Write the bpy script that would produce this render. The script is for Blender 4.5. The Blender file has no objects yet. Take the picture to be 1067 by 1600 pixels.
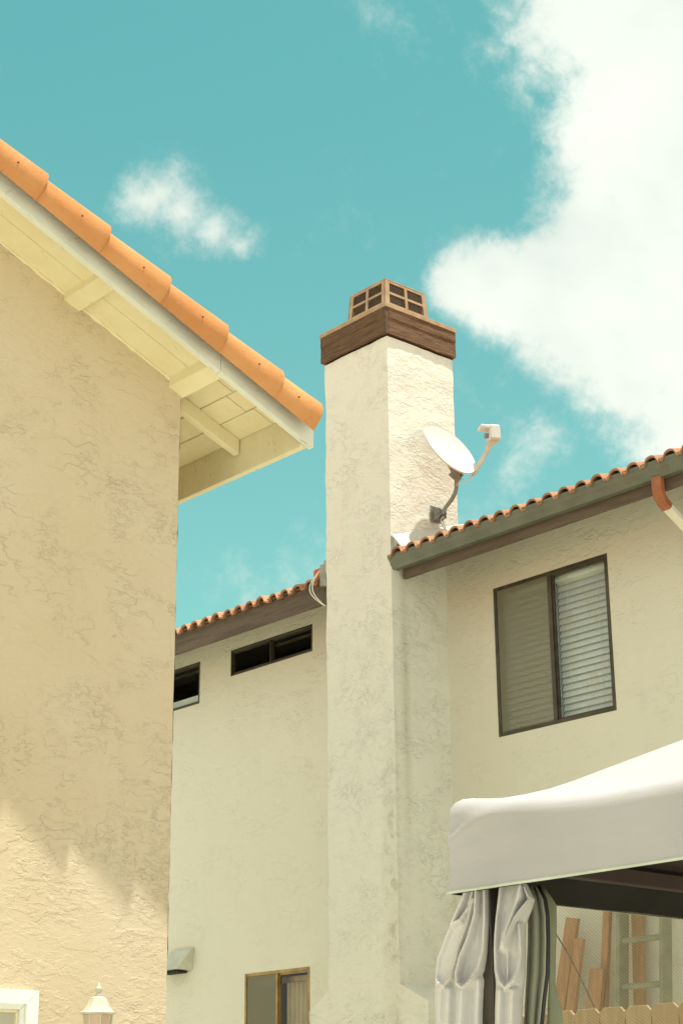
import bpy, bmesh, math, random
from mathutils import Vector, Matrix, noise
random.seed(7)
S = bpy.context.scene
COL = S.collection

# ------------------------------------------------------------------ camera
FPX, PITCH, ROLL, YAW = 2733.61, math.radians(19.6008), math.radians(-0.5734), math.radians(48.7801)
CAM = Vector((0, 0, 1.6))
Fv = Vector((math.cos(YAW)*math.cos(PITCH), math.sin(YAW)*math.cos(PITCH), math.sin(PITCH)))
Rv = Vector((math.sin(YAW), -math.cos(YAW), 0)); Uv = Rv.cross(Fv)
Rv, Uv = Rv*math.cos(ROLL)+Uv*math.sin(ROLL), -Rv*math.sin(ROLL)+Uv*math.cos(ROLL)
cd = bpy.data.cameras.new("camera"); cam = bpy.data.objects.new("camera", cd); COL.objects.link(cam)
cd.sensor_fit = 'VERTICAL'; cd.sensor_height = 36; cd.lens = FPX/1600*36
cd.clip_start = 0.05; cd.clip_end = 2000
cam.matrix_world = Matrix.Translation(CAM) @ Matrix((Rv, Uv, -Fv)).transposed().to_4x4()
S.camera = cam
S.render.resolution_x = 682; S.render.resolution_y = 1024

def sky_dir(px, py):
    return (Fv*FPX + Rv*(px-533.5) - Uv*(py-800)).normalized()

# ------------------------------------------------------------------ view, sun, sky
S.view_settings.view_transform = 'Standard'; S.view_settings.look = 'None'
S.view_settings.exposure = 0.52; S.view_settings.gamma = 1.0
SUNV = Vector((0.22, -1.0, 5.2)).normalized()
sl = bpy.data.lights.new("sun", 'SUN'); sl.energy = 4.4; sl.angle = math.radians(0.53); sl.color = (1.0, 0.975, 0.88)
so = bpy.data.objects.new("sun", sl); COL.objects.link(so)
so.rotation_euler = SUNV.to_track_quat('Z', 'Y').to_euler(); so.location = (0, 0, 30)

W = bpy.data.worlds.new("World"); S.world = W; W.use_nodes = True
wn, wl = W.node_tree.nodes, W.node_tree.links
for n in list(wn): wn.remove(n)
def N(t, **k):
    n = wn.new(t)
    for a, b in k.items(): setattr(n, a, b)
    return n
def wmath(op, a, b=None, c=None, clamp=False):
    n = N('ShaderNodeMath', operation=op); n.use_clamp = clamp
    for i, v in enumerate((a, b, c)):
        if v is None: continue
        if isinstance(v, (int, float)): n.inputs[i].default_value = v
        else: wl.new(v, n.inputs[i])
    return n.outputs[0]
sky = N('ShaderNodeTexSky'); sky.sky_type = 'NISHITA'; sky.sun_disc = False
sky.sun_elevation = math.asin(SUNV.z); sky.sun_rotation = math.atan2(SUNV.x, SUNV.y)
sky.air_density = 1.0; sky.dust_density = 1.6; sky.ozone_density = 1.0
tint = N('ShaderNodeMix', data_type='RGBA', blend_type='MULTIPLY'); tint.inputs[0].default_value = 1
wl.new(sky.outputs[0], tint.inputs[6])
tc = N('ShaderNodeTexCoord')
nrm = N('ShaderNodeVectorMath', operation='NORMALIZE'); wl.new(tc.outputs['Generated'], nrm.inputs[0])
D = nrm.outputs[0]
sx_ = N('ShaderNodeSeparateXYZ'); wl.new(D, sx_.inputs[0])
tel = N('ShaderNodeMapRange'); wl.new(sx_.outputs['Z'], tel.inputs['Value']); tel.inputs['From Min'].default_value = .30; tel.inputs['From Max'].default_value = .56
tcol = N('ShaderNodeMix', data_type='RGBA'); wl.new(tel.outputs[0], tcol.inputs[0])
tcol.inputs[6].default_value = (1.03, 1.73, 1.06, 1); tcol.inputs[7].default_value = (.76, 1.71, 1.04, 1)
wl.new(tcol.outputs[2], tint.inputs[7])
def wnoise(scale, det, rough, dist=0.0, vec=None):
    n = N('ShaderNodeTexNoise'); n.inputs['Scale'].default_value = scale; n.inputs['Detail'].default_value = det
    n.inputs['Roughness'].default_value = rough; n.inputs['Distortion'].default_value = dist
    wl.new(vec if vec is not None else D, n.inputs['Vector']); return n.outputs['Fac']
BLOBS = [  # clouds: centre, radius (direction space), strength
 (1010,90,235,1),(960,20,190,.9),(1050,250,240,1),(985,390,190,1),(880,455,150,.95),(795,450,115,.85),(725,445,70,.7),
 (1000,520,190,1),(900,530,110,.7),(1090,640,140,.9),(1200,300,330,1),(840,20,150,.30),
 (243,308,85,.50),(288,332,92,.56),(332,362,74,.52),(372,382,54,.40),(380,262,70,.10),(760,60,140,.05),(850,655,150,.12),(220,190,80,.06)]
dn = None
for (x, y, r, s) in BLOBS:
    dd = N('ShaderNodeVectorMath', operation='DISTANCE'); wl.new(D, dd.inputs[0]); dd.inputs[1].default_value = sky_dir(x, y)
    v = wmath('MULTIPLY_ADD', dd.outputs['Value'], -s*FPX/r, s)
    dn = v if dn is None else wmath('SMOOTH_MAX', dn, v, 0.12)
far = N('ShaderNodeVectorMath', operation='DOT_PRODUCT'); wl.new(D, far.inputs[0]); far.inputs[1].default_value = Fv
behind = wmath('MULTIPLY', wmath('SUBTRACT', 0.86, far.outputs['Value'], clamp=True), 6.0, clamp=True)
bn = wmath('MULTIPLY', behind, wmath('SUBTRACT', wmath('MULTIPLY', wnoise(1.3, 3, .5), 3.0), 0.55))  # unseen cloud cover outside the view, added as neutral fill light for the walls
dn = wmath('MAXIMUM', dn, bn)
n1 = wnoise(8.0, 9, .62, .25); n2 = wnoise(26.0, 9, .68, .15)
pert = wmath('ADD', wmath('MULTIPLY', wmath('SUBTRACT', n1, .5), 1.25), wmath('MULTIPLY', wmath('SUBTRACT', n2, .5), .85))
den = wmath('ADD', dn, pert)
mr = N('ShaderNodeMapRange', interpolation_type='SMOOTHERSTEP'); wl.new(den, mr.inputs['Value'])
mr.inputs['From Min'].default_value = 0.0; mr.inputs['From Max'].default_value = 0.55
gate = N('ShaderNodeMapRange', interpolation_type='SMOOTHSTEP'); wl.new(dn, gate.inputs['Value'])
gate.inputs['From Min'].default_value = -0.25; gate.inputs['From Max'].default_value = 0.15
dens = wmath('MULTIPLY', mr.outputs[0], gate.outputs[0])
# cloud interior tone
cn = wnoise(4.5, 5, .55, .2)
cr = N('ShaderNodeMapRange'); wl.new(cn, cr.inputs['Value']); cr.inputs['From Min'].default_value = .3; cr.inputs['From Max'].default_value = .7
cc = N('ShaderNodeMix', data_type='RGBA'); wl.new(cr.outputs[0], cc.inputs[0])
cc.inputs[6].default_value = (5.2, 6.0, 5.5, 1); cc.inputs[7].default_value = (8.3, 8.4, 7.5, 1)
mx = N('ShaderNodeMix', data_type='RGBA'); wl.new(dens, mx.inputs[0]); wl.new(tint.outputs[2], mx.inputs[6]); wl.new(cc.outputs[2], mx.inputs[7])
bg = N('ShaderNodeBackground'); wl.new(mx.outputs[2], bg.inputs[0]); bg.inputs[1].default_value = 0.095
wo = N('ShaderNodeOutputWorld'); wl.new(bg.outputs[0], wo.inputs[0])

# ------------------------------------------------------------------ materials
class G:
    """small node-graph helper"""
    def __init__(s, name):
        s.m = bpy.data.materials.new(name); s.m.use_nodes = True
        s.n, s.l = s.m.node_tree.nodes, s.m.node_tree.links
        s.b = s.n['Principled BSDF']; s.o = s.n['Material Output']
        s.pos = s.n.new('ShaderNodeNewGeometry').outputs['Position']
    def new(s, t, **k):
        n = s.n.new(t)
        for a, b in k.items(): setattr(n, a, b)
        return n
    def put(s, v, sock):
        if isinstance(v, (int, float)): sock.default_value = v
        elif isinstance(v, (tuple, list)): sock.default_value = tuple(v) if len(v) == len(sock.default_value) else (*v, 1)[:len(sock.default_value)]
        else: s.l.new(v, sock)
    def math(s, op, a, b=0.0, c=None, clamp=False):
        n = s.new('ShaderNodeMath', operation=op); n.use_clamp = clamp
        s.put(a, n.inputs[0]); s.put(b, n.inputs[1])
        if c is not None: s.put(c, n.inputs[2])
        return n.outputs[0]
    def scale(s, v, sc):
        n = s.new('ShaderNodeVectorMath', operation='MULTIPLY'); s.l.new(v, n.inputs[0]); n.inputs[1].default_value = sc; return n.outputs[0]
    def noise(s, sc, det=3, rough=.5, dist=0., vec=None, out='Fac'):
        n = s.new('ShaderNodeTexNoise'); s.put(vec if vec is not None else s.pos, n.inputs['Vector'])
        n.inputs['Scale'].default_value = sc; n.inputs['Detail'].default_value = det
        n.inputs['Roughness'].default_value = rough; n.inputs['Distortion'].default_value = dist; return n.outputs[out]
    def map(s, v, a, b, c=0., d=1., smooth=True):
        n = s.new('ShaderNodeMapRange', interpolation_type='SMOOTHSTEP' if smooth else 'LINEAR')
        s.put(v, n.inputs[0])
        for i, q in enumerate((a, b, c, d)): n.inputs[i+1].default_value = q
        return n.outputs[0]
    def mix(s, f, a, b, mode='MIX'):
        n = s.new('ShaderNodeMix', data_type='RGBA', blend_type=mode)
        s.put(f, n.inputs[0]); s.put(a, n.inputs[6]); s.put(b, n.inputs[7]); return n.outputs[2]
    def sep(s, v=None):
        n = s.new('ShaderNodeSeparateXYZ'); s.l.new(v if v is not None else s.pos, n.inputs[0]); return n.outputs
    def bump(s, h, dist=.01, strength=1., prev=None):
        n = s.new('ShaderNodeBump'); n.inputs['Distance'].default_value = dist; n.inputs['Strength'].default_value = strength
        s.l.new(h, n.inputs['Height'])
        if prev is not None: s.l.new(prev, n.inputs['Normal'])
        return n.outputs[0]
    def fin(s, col=None, rough=.8, nrm=None, metal=0., spec=None):
        if col is not None: s.put(col, s.b.inputs['Base Color'])
        s.put(rough, s.b.inputs['Roughness']); s.b.inputs['Metallic'].default_value = metal
        if nrm is not None: s.l.new(nrm, s.b.inputs['Normal'])
        if spec is not None: s.b.inputs['Specular IOR Level'].default_value = spec
        return s.m

def stucco(name, base, alt, dirt, sc=1.0, amp=.008, dirt_amt=.5, stains=None, anis=(1, 1, 1.9), blotch=.5, rough_lo=.46, rough_hi=.64):
    """skip-trowel stucco: ragged, mostly level-running trowel edges in patches between calmer areas"""
    g = G(name); p = g.scale(g.pos, anis)
    a = g.noise(4.0*sc, 5, .60, .1, p); b = g.noise(10*sc, 5, .60, .1, p); f = g.noise(45*sc, 4, .6, .0, p); gr = g.noise(190*sc, 2, .6)
    A = g.map(a, .47, .53); B = g.map(b, .49, .58)
    zone = g.map(g.noise(2.1*sc, 4, .6, .3), rough_lo, rough_hi); zone2 = g.map(g.noise(1.5*sc, 3, .6, .3, g.scale(g.pos, (1.1, .9, 1.2))), .44, .62)
    h = g.math('MULTIPLY', A, g.math('MULTIPLY_ADD', zone2, .0016*amp, .0005*amp))      # heights in metres
    h = g.math('MULTIPLY_ADD', g.math('MULTIPLY', B, g.math('MULTIPLY_ADD', zone, .85, .15)), .0014*amp, h)
    h = g.math('MULTIPLY_ADD', g.math('MULTIPLY', f, g.math('MULTIPLY_ADD', zone, .6, .4)), .0011*amp, h)
    h = g.math('MULTIPLY_ADD', gr, .00018*amp, h)
    nb = g.bump(h, 1.0, 1.0)
    blo = g.map(g.noise(.9, 4, .6), .3, .7)
    col = g.mix(g.math('MULTIPLY', blo, blotch), base, alt)
    ea = g.math('SUBTRACT', 1.0, g.math('MULTIPLY', g.math('ABSOLUTE', g.math('SUBTRACT', b, .50)), 50.), clamp=True)
    brk = g.map(g.noise(30*sc, 4, .7, .3, p), .46, .62)
    dm = g.math('MULTIPLY', g.math('MULTIPLY', g.math('MULTIPLY', ea, zone), brk), dirt_amt)  # brown dirt along trowel edges, also standing in for weak relief shading
    col = g.mix(g.math('MULTIPLY', zone, dirt_amt*.15), col, dirt)
    col = g.mix(dm, col, dirt)
    if stains: col = stains(g, col)
    return g.fin(col, .92, nb, spec=.15)

def wood(name, a, b, axis=0, sc=1., rough=.75, bump=.002, dark=None):
    g = G(name); s = [14., 14., 14.]; s[axis] = 1.2
    v = g.scale(g.pos, tuple(q*sc for q in s))
    n1 = g.noise(1.6, 6, .65, .8, v); n2 = g.noise(7, 4, .6, .3, v)
    t = g.map(n1, .32, .68)
    col = g.mix(t, a, b)
    if dark is not None: col = g.mix(g.map(n2, .60, .74), col, dark)
    h = g.math('MULTIPLY_ADD', n2, .6, n1)
    return g.fin(col, rough, g.bump(h, bump, 1.), spec=.25)

def plain(name, col, rough=.6, metal=0., var=.12, nsc=6., bump=0., spec=None, dirt=None, dirt_sc=3., dirt_amt=.5):
    g = G(name)
    c2 = tuple(max(0, q*(1-var)) for q in col); c3 = tuple(min(1, q*(1+var*.6)) for q in col)
    c = g.mix(g.map(g.noise(nsc, 4, .6), .3, .7), c2, c3)
    if dirt is not None:
        c = g.mix(g.math('MULTIPLY', g.map(g.noise(dirt_sc, 5, .65, .4), .52, .68), dirt_amt), c, dirt)
    nb = g.bump(g.noise(nsc*9, 4, .6), bump, 1.) if bump else None
    r = g.map(g.noise(nsc*2, 3), .3, .7, max(0, rough-.08), min(1, rough+.08))
    return g.fin(c, r, nb, metal, spec)

def right_stains(g, col):
    x, y, z = g.sep()
    nz = g.map(g.noise(9, 5, .7, .6), .47, .66)
    nw = g.map(g.noise(2.2, 3, .6, 0, g.scale(g.pos, (1, 1, .25))), .35, .65)
    # streak of run-off under the gutter end, on the chimney's side
    s1 = g.math('SUBTRACT', 1., g.math('MULTIPLY', g.math('ABSOLUTE', g.math('SUBTRACT', x, 9.315)), 15.), clamp=True)
    s1 = g.math('MULTIPLY', g.math('MULTIPLY', s1, g.map(z, 3.2, 5.3)), g.map(y, 9.96, 9.90))
    s1 = g.math('MULTIPLY', s1, g.map(z, 5.92, 5.8))
    col = g.mix(g.math('MULTIPLY', s1, g.math('MULTIPLY_ADD', nw, .38, .18)), col, (.36, .27, .13))
    # soiling down the chimney's corner
    s2 = g.math('SUBTRACT', 1., g.math('MULTIPLY', g.math('ABSOLUTE', g.math('SUBTRACT', y, 9.94)), 7.), clamp=True)
    s2 = g.math('MULTIPLY', g.math('MULTIPLY', s2, g.map(x, 9.26, 9.2)), g.map(z, 5.2, 3.6))
    col = g.mix(g.math('MULTIPLY', s2, g.math('MULTIPLY_ADD', nz, .42, .12)), col, (.33, .27, .12))
    # faint vertical wash marks
    wsh = g.map(g.noise(3.2, 4, .55, 0, g.scale(g.pos, (1.2, 1.2, .12))), .50, .72)
    col = g.mix(g.math('MULTIPLY', wsh, .05), col, (.46, .45, .34))
    return col

M = {}
M['stucco_tan'] = stucco('tan_stucco', (.635, .525, .375), (.60, .475, .31), (.42, .27, .13), sc=1.8, amp=1.8, dirt_amt=.15, blotch=.7)
M['stucco_cream'] = stucco('cream_stucco', (.745, .72, .60), (.72, .695, .575), (.50, .43, .27), sc=1.9, amp=1.15, dirt_amt=.02, rough_lo=.52, rough_hi=.72, stains=right_stains)
M['stucco_chimney'] = stucco('chimney_stucco', (.80, .785, .69), (.785, .77, .675), (.55, .48, .32), sc=2.2, amp=1.9, dirt_amt=.015, stains=right_stains)

def tile_mat(name, base, alt, dark, bump=.0015):
    g = G(name)
    n = g.noise(5, 5, .6); t = g.map(n, .3, .7)
    c = g.mix(t, base, alt)
    c = g.mix(g.math('MULTIPLY', g.map(g.noise(22, 5, .7, .3), .57, .72), .45), c, dark)
    oi = g.new('ShaderNodeObjectInfo'); c = g.mix(g.math('MULTIPLY', oi.outputs['Random'], .38), c, dark)
    st = g.noise(30, 4, .6, 0, g.scale(g.pos, (.25, 1, 1)))
    return g.fin(c, .85, g.bump(g.math('MULTIPLY_ADD', st, .7, g.noise(60, 3, .6)), bump, 1.), spec=.2)
M['tile_orange'] = tile_mat('orange_clay_tile', (.58, .255, .09), (.66, .32, .125), (.40, .14, .045))
M['tile_red'] = tile_mat('weathered_clay_tile', (.40, .185, .095), (.54, .30, .165), (.20, .10, .06), .003)

def painted(name, base, edge, peel, amt=.5):
    g = G(name)
    n = g.noise(3.0, 4, .6, .2); c = g.mix(g.math('MULTIPLY', g.map(n, .35, .65), .6), base, edge)
    v = g.scale(g.pos, (8, 30, 8)); k = g.noise(1.2, 6, .72, .8, v)
    c = g.mix(g.math('MULTIPLY', g.map(k, .625, .66), amt), c, peel)
    fib = g.noise(3, 5, .6, 0, g.scale(g.pos, (3, 60, 40)))
    return g.fin(c, .62, g.bump(g.math('ADD', fib, g.math('MULTIPLY', k, .5)), .0018, 1.), spec=.3)
M['barge'] = painted('grey_white_paint', (.72, .73, .64), (.62, .64, .55), (.30, .24, .15), .55)
M['soffit'] = painted('cream_paint', (.80, .72, .47), (.74, .64, .38), (.42, .32, .15), .35)
M['trim'] = painted('old_cream_paint', (.78, .71, .48), (.68, .60, .37), (.40, .31, .16), .5)

M['brown_band'] = wood('rough_brown_cedar', (.105, .062, .035), (.20, .12, .068), 1, 2.2, .85, .014, (.035, .022, .014))
M['brown_band_x'] = wood('rough_brown_cedar_side', (.12, .066, .034), (.23, .13, .07), 0, 2.2, .85, .014, (.04, .024, .014))
M['fascia_brown'] = wood('painted_brown_fascia', (.105, .078, .055), (.15, .115, .082), 1, .8, .7, .003, (.07, .05, .035))
M['cap_metal'] = plain('tan_chimney_metal', (.44, .30, .175), .5, 0., .22, 7, .0006, dirt=(.46, .20, .07), dirt_sc=6, dirt_amt=.55)
M['gutter'] = plain('olive_gutter_paint', (.135, .145, .105), .42, 0., .18, 5, .0006, dirt=(.10, .10, .07), dirt_sc=4, dirt_amt=.4)
M['galv'] = plain('weathered_flashing', (.34, .34, .28), .5, .3, .25, 9, .0008)
M['flash_white'] = plain('white_flashing', (.56, .54, .46), .5, 0., .08, 5, .0008, dirt=(.5, .42, .28), dirt_sc=7)
M['bronze'] = plain('bronze_window_frame', (.085, .072, .045), .4, .4, .3, 8)
M['brass'] = plain('old_brass_frame', (.36, .24, .09), .4, .5, .3, 8)
M['blind'] = plain('blind_slats', (.84, .86, .78), .5, 0., .05, 4)
M['cloth_beige'] = plain('beige_drapes', (.62, .50, .33), .9, 0., .08, 4)
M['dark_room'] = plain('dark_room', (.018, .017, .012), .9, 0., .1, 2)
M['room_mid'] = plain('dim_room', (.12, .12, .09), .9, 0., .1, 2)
M['elbow'] = plain('rusty_brown_elbow', (.36, .115, .045), .5, 0., .25, 10, .0008, dirt=(.2, .08, .04), dirt_sc=9)
M['downspout'] = plain('cream_downspout_paint', (.76, .72, .58), .5, 0., .08, 4)
M['hood'] = plain('painted_vent_metal', (.62, .62, .50), .5, 0., .1, 9, .0006)
M['dish_white'] = plain('dish_white', (.66, .66, .61), .4, 0., .05, 6, .0002)
M['dish_grey'] = plain('dish_mast_grey', (.26, .26, .225), .5, .2, .15, 12)
M['arm_tan'] = plain('sun_yellowed_arm', (.60, .54, .43), .5, 0., .2, 9)
M['cable_white'] = plain('white_cable', (.75, .73, .62), .5)
M['cable_dark'] = plain('dark_cable', (.12, .11, .09), .6)
M['vinyl'] = plain('white_vinyl', (.84, .84, .78), .4, 0., .04, 3)
M['lantern'] = plain('beige_lantern_paint', (.55, .53, .41), .5, 0., .12, 12, .0005)
M['post'] = plain('dark_bronze_post', (.06, .05, .04), .45, .3, .2, 8)
M['black'] = plain('black_trim', (.02, .02, .02), .6)
M['fibre'] = plain('green_ladder_fibreglass', (.27, .27, .18), .55, 0., .2, 9, .0006)
M['plank'] = wood('orange_brown_plank', (.38, .20, .095), (.52, .29, .15), 2, .9, .8, .003, (.30, .12, .05))
M['fence'] = wood('pine_fence_picket', (.36, .25, .13), (.46, .33, .18), 2, .9, .8, .003, (.38, .25, .12))
M['concrete'] = plain('pale_concrete', (.62, .605, .495), .9, 0., .15, 1.2, .002)
M['soil'] = plain('dry_ground', (.56, .535, .42), .95, 0., .25, .8, .01)

def fabric(name, col, rough=.85, transl=.0, weave=.0004):
    g = G(name)
    c = g.mix(g.map(g.noise(3, 3), .3, .7), tuple(q*.96 for q in col), tuple(min(1, q*1.03) for q in col))
    x, y, z = g.sep()
    wz = g.math('SINE', g.math('MULTIPLY', z, 2600.)); wy = g.math('SINE', g.math('MULTIPLY', g.math('ADD', y, x), 2600.))
    wr = g.noise(5, 4, .55, .6, g.scale(g.pos, (1, .6, 2.2)))
    h = g.math('MULTIPLY_ADD', g.math('ADD', wz, wy), .03, g.math('MULTIPLY', wr, 2.2))
    m = g.fin(c, .95, g.bump(h, .0016, 1.), spec=.05)
    if transl:
        t = g.new('ShaderNodeBsdfTranslucent'); g.l.new(c, t.inputs[0])
        ms = g.new('ShaderNodeMixShader'); ms.inputs[0].default_value = transl
        g.l.new(g.b.outputs[0], ms.inputs[1]); g.l.new(t.outputs[0], ms.inputs[2]); g.l.new(ms.outputs[0], g.o.inputs[0])
    return m
M['canopy'] = fabric('grey_canopy_fabric', (.43, .41, .405))
M['curtain'] = fabric('grey_curtain_fabric', (.62, .595, .575), transl=.04)
M['netcloth'] = fabric('folded_grey_net', (.34, .34, .27), transl=.1)
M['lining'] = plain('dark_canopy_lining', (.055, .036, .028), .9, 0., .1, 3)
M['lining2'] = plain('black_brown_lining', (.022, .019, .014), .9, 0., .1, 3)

def glassy(name, tintc, refl_rough=.03, thru=.85, dirt=0.):
    g = G(name); tr = g.new('ShaderNodeBsdfTransparent'); tr.inputs[0].default_value = (*tintc, 1)
    gl = g.new('ShaderNodeBsdfGlossy'); gl.inputs['Roughness'].default_value = refl_rough
    lw = g.new('ShaderNodeLayerWeight'); lw.inputs['Blend'].default_value = .5
    frs = g.math('MULTIPLY_ADD', g.math('POWER', lw.outputs['Facing'], 5.), .94, .055)
    ms = g.new('ShaderNodeMixShader'); g.l.new(frs, ms.inputs[0])
    nb = g.bump(g.noise(1.1, 1), .01, .25); g.l.new(nb, gl.inputs['Normal'])
    g.l.new(tr.outputs[0], ms.inputs[1]); g.l.new(gl.outputs[0], ms.inputs[2]); out = ms.outputs[0]
    if dirt:
        df = g.new('ShaderNodeBsdfDiffuse'); df.inputs[0].default_value = (.5, .42, .25, 1)
        m2 = g.new('ShaderNodeMixShader'); g.l.new(g.math('MULTIPLY', g.map(g.noise(4, 5, .7, .5), .48, .7), dirt), m2.inputs[0])
        g.l.new(out, m2.inputs[1]); g.l.new(df.outputs[0], m2.inputs[2]); out = m2.outputs[0]
    g.l.new(out, g.o.inputs[0]); return g.m
M['glass'] = glassy('window_glass', (.86, .90, .88))
M['glass_dusty'] = glassy('dusty_window_glass', (.86, .90, .90), .05, dirt=.25)

def mesh_screen(name, col, cover, waves=False):
    g = G(name); tr = g.new('ShaderNodeBsdfTransparent'); df = g.new('ShaderNodeBsdfDiffuse'); df.inputs[0].default_value = (*col, 1)
    ms = g.new('ShaderNodeMixShader'); f = cover
    if waves:
        x, y, z = g.sep()
        ph = g.math('MULTIPLY_ADD', g.noise(2.6, 3, .6, .8), 22., g.math('MULTIPLY', g.math('ADD', x, g.math('MULTIPLY', z, 1.9)), 330.))
        s = g.map(g.math('SINE', ph), -1, 1, -.085, .085)
        f = g.math('ADD', s, cover)
    g.put(f, ms.inputs[0])
    g.l.new(tr.outputs[0], ms.inputs[1]); g.l.new(df.outputs[0], ms.inputs[2]); g.l.new(ms.outputs[0], g.o.inputs[0]); return g.m
M['screen'] = mesh_screen('insect_screen', (.31, .30, .215), .61)
M['net'] = mesh_screen('mosquito_net', (.40, .37, .26), .30, True)

# ------------------------------------------------------------------ mesh helpers
class MB:
    def __init__(s): s.bm = bmesh.new()
    def face(s, pts):
        return s.bm.faces.new([s.bm.verts.new(p) for p in pts])
    def hexa(s, p, bev=0.):
        """p: eight corners, bottom ring then top ring"""
        v = [s.bm.verts.new(q) for q in p]
        fs = [s.bm.faces.new([v[i] for i in f]) for f in ((3,2,1,0),(4,5,6,7),(0,1,5,4),(1,2,6,5),(2,3,7,6),(3,0,4,7))]
        if bev:
            es = list({e for f in fs for e in f.edges})
            bmesh.ops.bevel(s.bm, geom=es, offset=bev, segments=1, affect='EDGES', profile=.5)
        return s
    def box(s, a, b, bev=0.):
        x0, x1 = sorted((a[0], b[0])); y0, y1 = sorted((a[1], b[1])); z0, z1 = sorted((a[2], b[2]))
        return s.hexa([(x0,y0,z0),(x1,y0,z0),(x1,y1,z0),(x0,y1,z0),(x0,y0,z1),(x1,y0,z1),(x1,y1,z1),(x0,y1,z1)], bev)
    def bar(s, a, b, w, h, up=(0,0,1), bev=0.):
        a, b = Vector(a), Vector(b); d = (b-a).normalized(); sd = d.cross(Vector(up)).normalized(); u = sd.cross(d)
        q = []
        for c in (a, b):
            q.append([c-sd*w/2-u*h/2, c+sd*w/2-u*h/2, c+sd*w/2+u*h/2, c-sd*w/2+u*h/2])
        v = [s.bm.verts.new(p) for r in q for p in r]
        fs = [s.bm.faces.new([v[i] for i in f]) for f in ((0,1,2,3),(7,6,5,4),(0,4,5,1),(1,5,6,2),(2,6,7,3),(3,7,4,0))]
        if bev:
            es = list({e for f in fs for e in f.edges})
            bmesh.ops.bevel(s.bm, geom=es, offset=bev, segments=1, affect='EDGES', profile=.5)
        return s
    def extrude(s, prof, d, closed=True):
        """prism: list of points, swept by vector d"""
        d = Vector(d); a = [s.bm.verts.new(p) for p in prof]; b = [s.bm.verts.new(Vector(p)+d) for p in prof]; n = len(prof)
        for i in range(n if closed else n-1):
            j = (i+1) % n; s.bm.faces.new([a[i], a[j], b[j], b[i]])
        if closed: s.bm.faces.new(a[::-1]); s.bm.faces.new(b)
        return s
    def rings(s, rings, caps=True, closed=True):
        vs = [[s.bm.verts.new(p) for p in r] for r in rings]; n = len(vs[0])
        for i in range(len(vs)-1):
            for j in range(n if closed else n-1):
                k = (j+1) % n; s.bm.faces.new([vs[i][j], vs[i][k], vs[i+1][k], vs[i+1][j]])
        if caps and closed: s.bm.faces.new(vs[0][::-1]); s.bm.faces.new(vs[-1])
        return s
    def tube(s, pts, r, n=10, ry=None):
        pts = [Vector(p) for p in pts]; R = []
        rr = r if isinstance(r, (list, tuple)) else [r]*len(pts)
        ref = Vector((0, 0, 1)) if abs((pts[-1]-pts[0]).normalized().z) < .9 else Vector((1, 0, 0))
        for i, p in enumerate(pts):
            d = (pts[min(i+1, len(pts)-1)]-pts[max(i-1, 0)]).normalized()
            a = d.cross(ref).normalized(); b = a.cross(d)
            k = (ry[i] if ry else rr[i])
            R.append([p + a*math.cos(t)*rr[i] + b*math.sin(t)*k for t in (2*math.pi*j/n for j in range(n))])
        return s.rings(R)
    def lathe(s, c, prof, n=24, axis=None):
        c = Vector(c); ax = Vector(axis or (0, 0, 1)).normalized(); a = ax.orthogonal().normalized(); b = ax.cross(a)
        return s.rings([[c + ax*z + (a*math.cos(t)+b*math.sin(t))*max(r, .0004) for t in (2*math.pi*j/n for j in range(n))] for r, z in prof])
    def make(s, name, mat, parent=None, smooth=False, off=None):
        bmesh.ops.recalc_face_normals(s.bm, faces=s.bm.faces)
        if parent is not None or off is not None:
            o_ = world_of(parent) if parent is not None else Vector(off)
            for v in s.bm.verts: v.co -= o_
        me = bpy.data.meshes.new(name); s.bm.to_mesh(me); s.bm.free(); me.materials.append(M[mat] if isinstance(mat, str) else mat)
        if smooth:
            for p in me.polygons: p.use_smooth = True
            if smooth != True:
                me.set_sharp_from_angle(angle=math.radians(smooth))
        o = bpy.data.objects.new(name, me); COL.objects.link(o)
        if parent is not None: o.parent = parent
        elif off is not None: o.location = off
        return o
def world_of(o):
    v = Vector((0, 0, 0))
    while o is not None: v = v + o.location; o = o.parent
    return v
def thing(name, label, cat, loc, group=None):
    o = bpy.data.objects.new(name, None); COL.objects.link(o); o.location = loc; o.empty_display_size = .1
    return tag(o, label, cat, group)
def tag(o, label=None, cat=None, group=None, kind=None):
    if label: o['label'] = label
    if cat: o['category'] = cat
    if group: o['group'] = group
    if kind: o['kind'] = kind
    return o

def wall_x(mb, X, y0, y1, z0, z1, holes, depth=.06, step=.35):
    """stucco wall in the plane x = X facing -x, with openings (y0,y1,z0,z1) and their reveals"""
    ys = sorted({y0, y1, *[h[0] for h in holes], *[h[1] for h in holes]}); zs = sorted({z0, z1, *[h[2] for h in holes], *[h[3] for h in holes]})
    for i in range(len(ys)-1):
        for j in range(len(zs)-1):
            cy, cz = (ys[i]+ys[i+1])/2, (zs[j]+zs[j+1])/2
            if any(h[0] < cy < h[1] and h[2] < cz < h[3] for h in holes): continue
            mb.face([(X, ys[i], zs[j]), (X, ys[i+1], zs[j]), (X, ys[i+1], zs[j+1]), (X, ys[i], zs[j+1])])
    for (a, b, c, d) in holes:
        mb.face([(X, a, c), (X, b, c), (X+depth, b, c), (X+depth, a, c)]); mb.face([(X, a, d), (X, b, d), (X+depth, b, d), (X+depth, a, d)])
        mb.face([(X, a, c), (X, a, d), (X+depth, a, d), (X+depth, a, c)]); mb.face([(X, b, c), (X, b, d), (X+depth, b, d), (X+depth, b, c)])
    bmesh.ops.remove_doubles(mb.bm, verts=mb.bm.verts, dist=.0005)

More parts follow.
